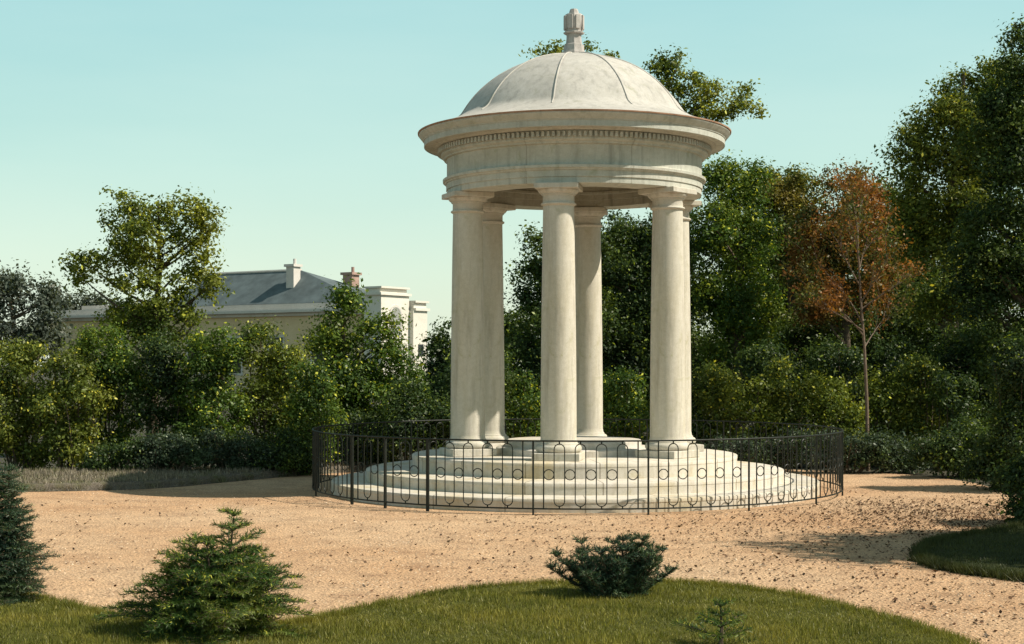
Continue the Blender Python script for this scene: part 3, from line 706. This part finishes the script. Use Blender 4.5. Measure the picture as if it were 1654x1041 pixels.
conifer('spiky_juniper', 'low spiky blue green juniper where the front lawn meets the gravel', (995-CX)*s, 11.5, .45,
        [(.50*math.cos(i*2.4)*(.35+.65*((i*7)%10)/9), .3*math.sin(i*2.4)*(.35+.65*((i*7)%10)/9), .38-.16*((i*7)%10)/9+.08*math.sin(i*5), .9) for i in range(30)],
        .10, 5, L_NEEDLE2, whorls=6, per=5, droop=-.25, needle=.032, cat='juniper')
s = 9.5/F
conifer('tiny_seedling', 'tiny dark fir seedling poking up from the front lawn at the bottom edge', (1162-CX)*s, 9.45, .3,
        [(0,0,.25,.9)], .24, 6, L_NEEDLE, whorls=5, per=6, droop=.02, cat='seedling')

# grass blades on the lawns, weeds on the verge
def inside(poly, P):
    x, y = P[:,0], P[:,1]; res = np.zeros(len(P), bool); n = len(poly); j = n-1
    for i in range(n):
        xi, yi = poly[i]; xj, yj = poly[j]
        c = ((yi > y) != (yj > y)) & (x < (xj-xi)*(y-yi)/(yj-yi+1e-12)+xi); res ^= c; j = i
    return res
def blades(name, poly, n, h, z, mat, seed, box):
    g = np.random.default_rng(seed); P = np.stack([g.uniform(box[0], box[1], n), g.uniform(box[2], box[3], n)], 1)
    P = P[inside(poly, P)]; n = len(P); a = g.uniform(0, 2*math.pi, n); H = h*g.uniform(.4, 1.3, n)*(1+.45*np.sin(P[:,0]*3.1+np.sin(P[:,1]*2.3)*2)*np.sin(P[:,1]*4.1+P[:,0])+1.2*(g.uniform(0,1,n) > .985)); w_ = h*.11
    lean = g.normal(size=(n,2))*h*.35; v = np.empty((n,3,3), np.float32)
    v[:,0] = np.stack([P[:,0]-np.cos(a)*w_, P[:,1]-np.sin(a)*w_, np.full(n, z)], 1)
    v[:,1] = np.stack([P[:,0]+np.cos(a)*w_, P[:,1]+np.sin(a)*w_, np.full(n, z)], 1)
    v[:,2] = np.stack([P[:,0]+lean[:,0], P[:,1]+lean[:,1], z+H], 1)
    me = bpy.data.meshes.new(name); me.vertices.add(n*3); me.vertices.foreach_set('co', v.reshape(-1)); me.loops.add(n*3)
    me.loops.foreach_set('vertex_index', np.arange(n*3, dtype=np.int32)); me.polygons.add(n)
    me.polygons.foreach_set('loop_start', np.arange(0, n*3, 3, dtype=np.int32)); me.update(calc_edges=True)
    return link_mesh(name, me, mat)
L_GRASS = leafmat('grass_blades', [(.12,.13,.026), (.18,.18,.036), (.26,.23,.05)], 1.5, .35, hi=(.38,.34,.09))
L_GRASS_SHADE = leafmat('shade_tinted_blades', [(.04,.05,.018), (.06,.072,.024), (.08,.085,.03)], 1.5, .25)  # blades darkened to carry the shade painted into the right lawn
L_DRY = leafmat('dry_grass_blades', [(.20,.17,.13), (.27,.23,.18), (.18,.18,.09)], 2.5, .2)
tag(blades('grass', LAWN, 150000, .028, .034, L_GRASS, 1, (-4.6, 3.4, 8.6, 13)), 'short mown olive green grass of the front lawn', 'grass', kind='stuff')
tag(blades('grass', LAWN2, 60000, .03, .034, L_GRASS_SHADE, 2, (3.5, 8, 12, 18)), 'dark shaded grass of the lawn at the right edge', 'grass', kind='stuff')
tag(blades('grass', vpts, 60000, .06, .098, L_DRY, 3, (-9, 1, 20.5, 26.5)), 'dry brownish grass of the verge under the shrubbery', 'grass', kind='stuff')

def edge_tufts(name, line, n, h, mat, seed, lab):
    g = np.random.default_rng(seed); L = np.array(line); i = g.integers(0, len(L)-1, n//14); t = g.uniform(0, 1, len(i))[:,None]
    c = L[i]*(1-t)+L[i+1]*t+g.normal(size=(len(i),2))*.035; c = np.repeat(c, 14, axis=0)+g.normal(size=(len(i)*14,2))*.018; m = len(c)
    a = g.uniform(0, 2*math.pi, m); H = h*g.uniform(.4, 1.3, m); lean = g.normal(size=(m,2))*h*.6; w_ = .004; v = np.empty((m,3,3), np.float32)
    z0 = np.full(m, -.002)
    v[:,0] = np.stack([c[:,0]-np.cos(a)*w_, c[:,1]-np.sin(a)*w_, z0], 1); v[:,1] = np.stack([c[:,0]+np.cos(a)*w_, c[:,1]+np.sin(a)*w_, z0], 1)
    v[:,2] = np.stack([c[:,0]+lean[:,0], c[:,1]+lean[:,1], H+.02], 1)
    me = bpy.data.meshes.new(name); me.vertices.add(m*3); me.vertices.foreach_set('co', v.reshape(-1)); me.loops.add(m*3)
    me.loops.foreach_set('vertex_index', np.arange(m*3, dtype=np.int32)); me.polygons.add(m)
    me.polygons.foreach_set('loop_start', np.arange(0, m*3, 3, dtype=np.int32)); me.update(calc_edges=True)
    return tag(link_mesh(name, me, mat), lab, 'grass', kind='stuff')
edge_tufts('edge_grass', fe, 26000, .05, L_GRASS, 21, 'ragged grass tufts along the edge of the front lawn')
edge_tufts('edge_grass', re_, 14000, .06, L_GRASS_SHADE, 22, 'ragged shade darkened grass tufts along the edge of the right lawn')
edge_tufts('edge_grass', spline(ve, 8), 16000, .07, L_DRY, 23, 'dry grass tufts where the verge meets the gravel')
# fallen leaves and pebbles
def litter():
    g = np.random.default_rng(9); P = []
    A = np.stack([g.uniform(-7, 8, 34000), g.uniform(9.6, 20, 34000)], 1); keep = g.uniform(0, 1, len(A)) < np.clip(.22+.13*(A[:,0]+1), .10, .9); P.append(A[keep])
    c = np.stack([g.normal(5.6, 1.3, 9000), g.normal(17.6, 1.3, 9000)], 1); P.append(c)
    P = np.concatenate(P); rr = np.hypot(P[:,0]-FX, P[:,1]-FY)
    P = P[(rr > 3.75) & inside(gp, P) & ~inside(LAWN, P) & ~inside(LAWN2, P)]
    n = len(P); pts = np.stack([P[:,0], P[:,1], g.uniform(.006, .014, n)], 1); nr = g.normal(size=(n,3))*.35+[0,0,1]
    return pts, nr, g
L_LITTER = leafmat('litter_leaves', [(.05,.035,.025), (.13,.065,.035), (.08,.06,.04), (.20,.12,.05)], 9, .1)
pts, nr, g = litter()
tag(leaf_mesh('fallen_leaves', pts, nr, .028, L_LITTER, None, g, .7), 'small dark fallen leaves scattered over the gravel', 'leaves', kind='stuff')
def pebbles():
    g = np.random.default_rng(19); n = 26000
    P = np.stack([g.uniform(-6, 7, n), 9.4+13*g.uniform(0, 1, n)**1.6], 1); rr = np.hypot(P[:,0]-FX, P[:,1]-FY)
    P = P[(rr > 3.5) & inside(gp, P) & ~inside(LAWN, P) & ~inside(LAWN2, P)]; n = len(P)
    dirs = np.array([(1,0,0),(0,1,0),(-1,0,0),(0,-1,0),(0,0,1)], float); r = g.uniform(.004, .012, n)[:,None,None]
    v = dirs[None]*r*g.uniform(.7,1.2,(n,5,1)); v[:,:,2] *= .7; v = v+np.stack([P[:,0], P[:,1], np.full(n, .001)], 1)[:,None,:]
    f = np.array([(0,1,4),(1,2,4),(2,3,4),(3,0,4)]); F_ = (f[None]+5*np.arange(n)[:,None,None]).reshape(-1)
    me = bpy.data.meshes.new('pebbles'); me.vertices.add(n*5); me.vertices.foreach_set('co', v.astype(np.float32).reshape(-1))
    me.loops.add(len(F_)); me.loops.foreach_set('vertex_index', F_.astype(np.int32)); me.polygons.add(len(F_)//3)
    me.polygons.foreach_set('loop_start', np.arange(0, len(F_), 3, dtype=np.int32)); me.update(calc_edges=True)
    return link_mesh('pebbles', me, L_PEB)
L_PEB = leafmat('pebble_stone', [(.42,.28,.17), (.52,.37,.24), (.60,.47,.34)], 2, 0, var=.4)
tag(pebbles(), 'loose sandy pebbles of the gravel', 'pebbles', kind='stuff')

# ---------------------------------------------------------------- villa behind the shrubbery
M_BUFF = stone('buff_wall', (.66,.50,.30), (.74,.58,.37), (.76,.62,.44), sc=.6, grime=.15)
M_WHITE = stone('white_render', (.66,.62,.55), (.74,.70,.63), (.76,.72,.68), sc=.5, grime=.12)
M_CORN = stone('pale_cornice', (.55,.51,.47), (.64,.60,.56), (.68,.64,.60), sc=.5, grime=.15)
M_SLATE = plain('slate', (.10,.125,.13), .75, .3, 1.2)
M_BRICK = plain('brick', (.36,.24,.20), .85, .25, 3)
M_GLASS2 = plain('grey_glass', (.30,.30,.28), .3, .2, 2)
M_GLASS = plain('dark_glass', (.03,.035,.04), .2, .2, 2)
ux, uy = -.83, .558          # along the long front, away from its near corner
vx, vy = .558, .83           # into the depth
OX, OY = -8.25, 90.0
villa = empty('villa', (OX, OY, 0), label='long low buff villa with slate roof and white arched end behind the shrubbery', cat='villa')
def q3(a, b_, z): return (a*ux+b_*vx, a*uy+b_*vy, z)
def qbox(mb, a0, a1, b0, b1, z0, z1):
    mb.add([q3(a0,b0,z0), q3(a1,b0,z0), q3(a1,b1,z0), q3(a0,b1,z0), q3(a0,b0,z1), q3(a1,b0,z1), q3(a1,b1,z1), q3(a0,b1,z1)],
           [(0,1,2,3), (7,6,5,4), (4,5,1,0), (5,6,2,1), (6,7,3,2), (7,4,0,3)])
mb = MB(); qbox(mb, .3, 28.6, 0, 4.6, -.1, 4.75); mb.build('wall', M_BUFF, villa)
mb = MB(); qbox(mb, .29, 28.85, -.25, 4.8, 4.75, 4.95); qbox(mb, .27, 29.2, -.6, 5.0, 4.952, 5.10); qbox(mb, .28, 28.8, -.2, 4.7, 5.102, 5.50)
mb.build('cornice', M_CORN, villa)
# long roof on the main block
mb = MB(); a0, a1, b0, b1 = .4, 17.5, -.1, 4.6; ze, zr = 5.52, 7.7; br_ = (b0+b1)/2
mb.add([q3(a0,b0,ze), q3(a1,b0,ze), q3(a1,b1,ze), q3(a0,b1,ze), q3(7.5,br_,zr), q3(15.5,br_,zr)], [(0,4,5,1), (1,5,2), (2,5,4,3), (3,4,0)])
rf = mb.build('roof', M_SLATE, villa)
mb = MB(); mb.tube([q3(7.5,br_,zr+.03), q3(15.5,br_,zr+.03)], .09, 6); mb.build('ridge', M_CORN, rf)
mb = MB(); qbox(mb, 18, 26, .6, 4.2, 5.5, 5.8); mb.build('flat_roof', M_CORN, villa)
def chimney(a, b_, w_, z0, z1, m):
    mb = MB(); qbox(mb, a-w_/2, a+w_/2, b_-w_/2, b_+w_/2, z0, z1); qbox(mb, a-w_*.66, a+w_*.66, b_-w_*.66, b_+w_*.66, z1+.002, z1+.16)
    mb.tube([q3(a-w_*.2, b_, z1+.16), q3(a-w_*.2, b_, z1+.5)], .1, 8); mb.build('chimney', m, villa)
chimney(7.3, 1.3, .62, 6.2, 7.85, M_CORN)
chimney(4.4, 3.4, .72, 6.0, 7.35, M_BRICK)
# windows along the front
for a in (4, 7.5, 11, 14.5, 18, 21.5, 25):
    mb = MB(); qbox(mb, a-.7, a+.7, -.06, -.003, 1.1, 3.6); wn = mb.build('window', M_CORN, villa)
    mb = MB(); qbox(mb, a-.55, a+.55, -.075, -.062, 1.25, 3.45); mb.build('pane', M_GLASS, wn)
# white frontispiece at the near end
mb = MB(); qbox(mb, -1.0, .28, -.35, 2.3, -.1, 5.85); mb.build('end_pavilion', M_WHITE, villa)
mb = MB(); qbox(mb, -1.12, .4, -.5, 2.4, 5.852, 6.0); qbox(mb, -.9, .2, -.3, 2.2, 6.002, 6.25); qbox(mb, -1.08, .3, -.42, 2.3, 6.252, 6.36); mb.build('parapet', M_WHITE, villa)
mb = MB(); qbox(mb, -1.3, .26, 2.32, 3.7, -.1, 5.0); qbox(mb, -1.42, .3, 2.42, 3.82, 5.002, 5.16); qbox(mb, -1.25, .2, 2.42, 3.65, 5.162, 5.48); qbox(mb, -1.4, .28, 2.42, 3.78, 5.482, 5.6)
mb.build('side_pier', M_WHITE, villa)
# arched niche on the sunlit face (a = -1.6 plane)
mb = MB(); arc = [(1.0-.6, 3.2), (1.0-.6, 4.7)]+[(1.0+.6*math.cos(t), 4.7+.6*math.sin(t)) for t in [math.pi*(1-i/10) for i in range(11)]]+[(1.0+.6, 3.2)]
n_ = len(arc); mb.add([q3(-1.003, b_, z) for b_, z in arc]+[q3(-1.05, b_, z) for b_, z in arc], [tuple(range(n_, 2*n_))]+[(i, (i+1) % n_, n_+(i+1) % n_, n_+i) for i in range(n_)])
nz = mb.build('arched_window', M_CORN, villa)
arc2 = [(1.0+(b_-1.0)*.78, 4.7+(z-4.7)*.78) for b_, z in arc]; mb = MB()
mb.add([q3(-1.052, b_, z) for b_, z in arc2]+[q3(-1.06, b_, z) for b_, z in arc2], [tuple(range(n_, 2*n_))]+[(i, (i+1) % n_, n_+(i+1) % n_, n_+i) for i in range(n_)])
mb.build('pane', M_GLASS2, nz)
mb = MB(); qbox(mb, -1.33, -1.302, 2.8, 3.3, 2.3, 3.0); mb.build('window', M_GLASS, villa)
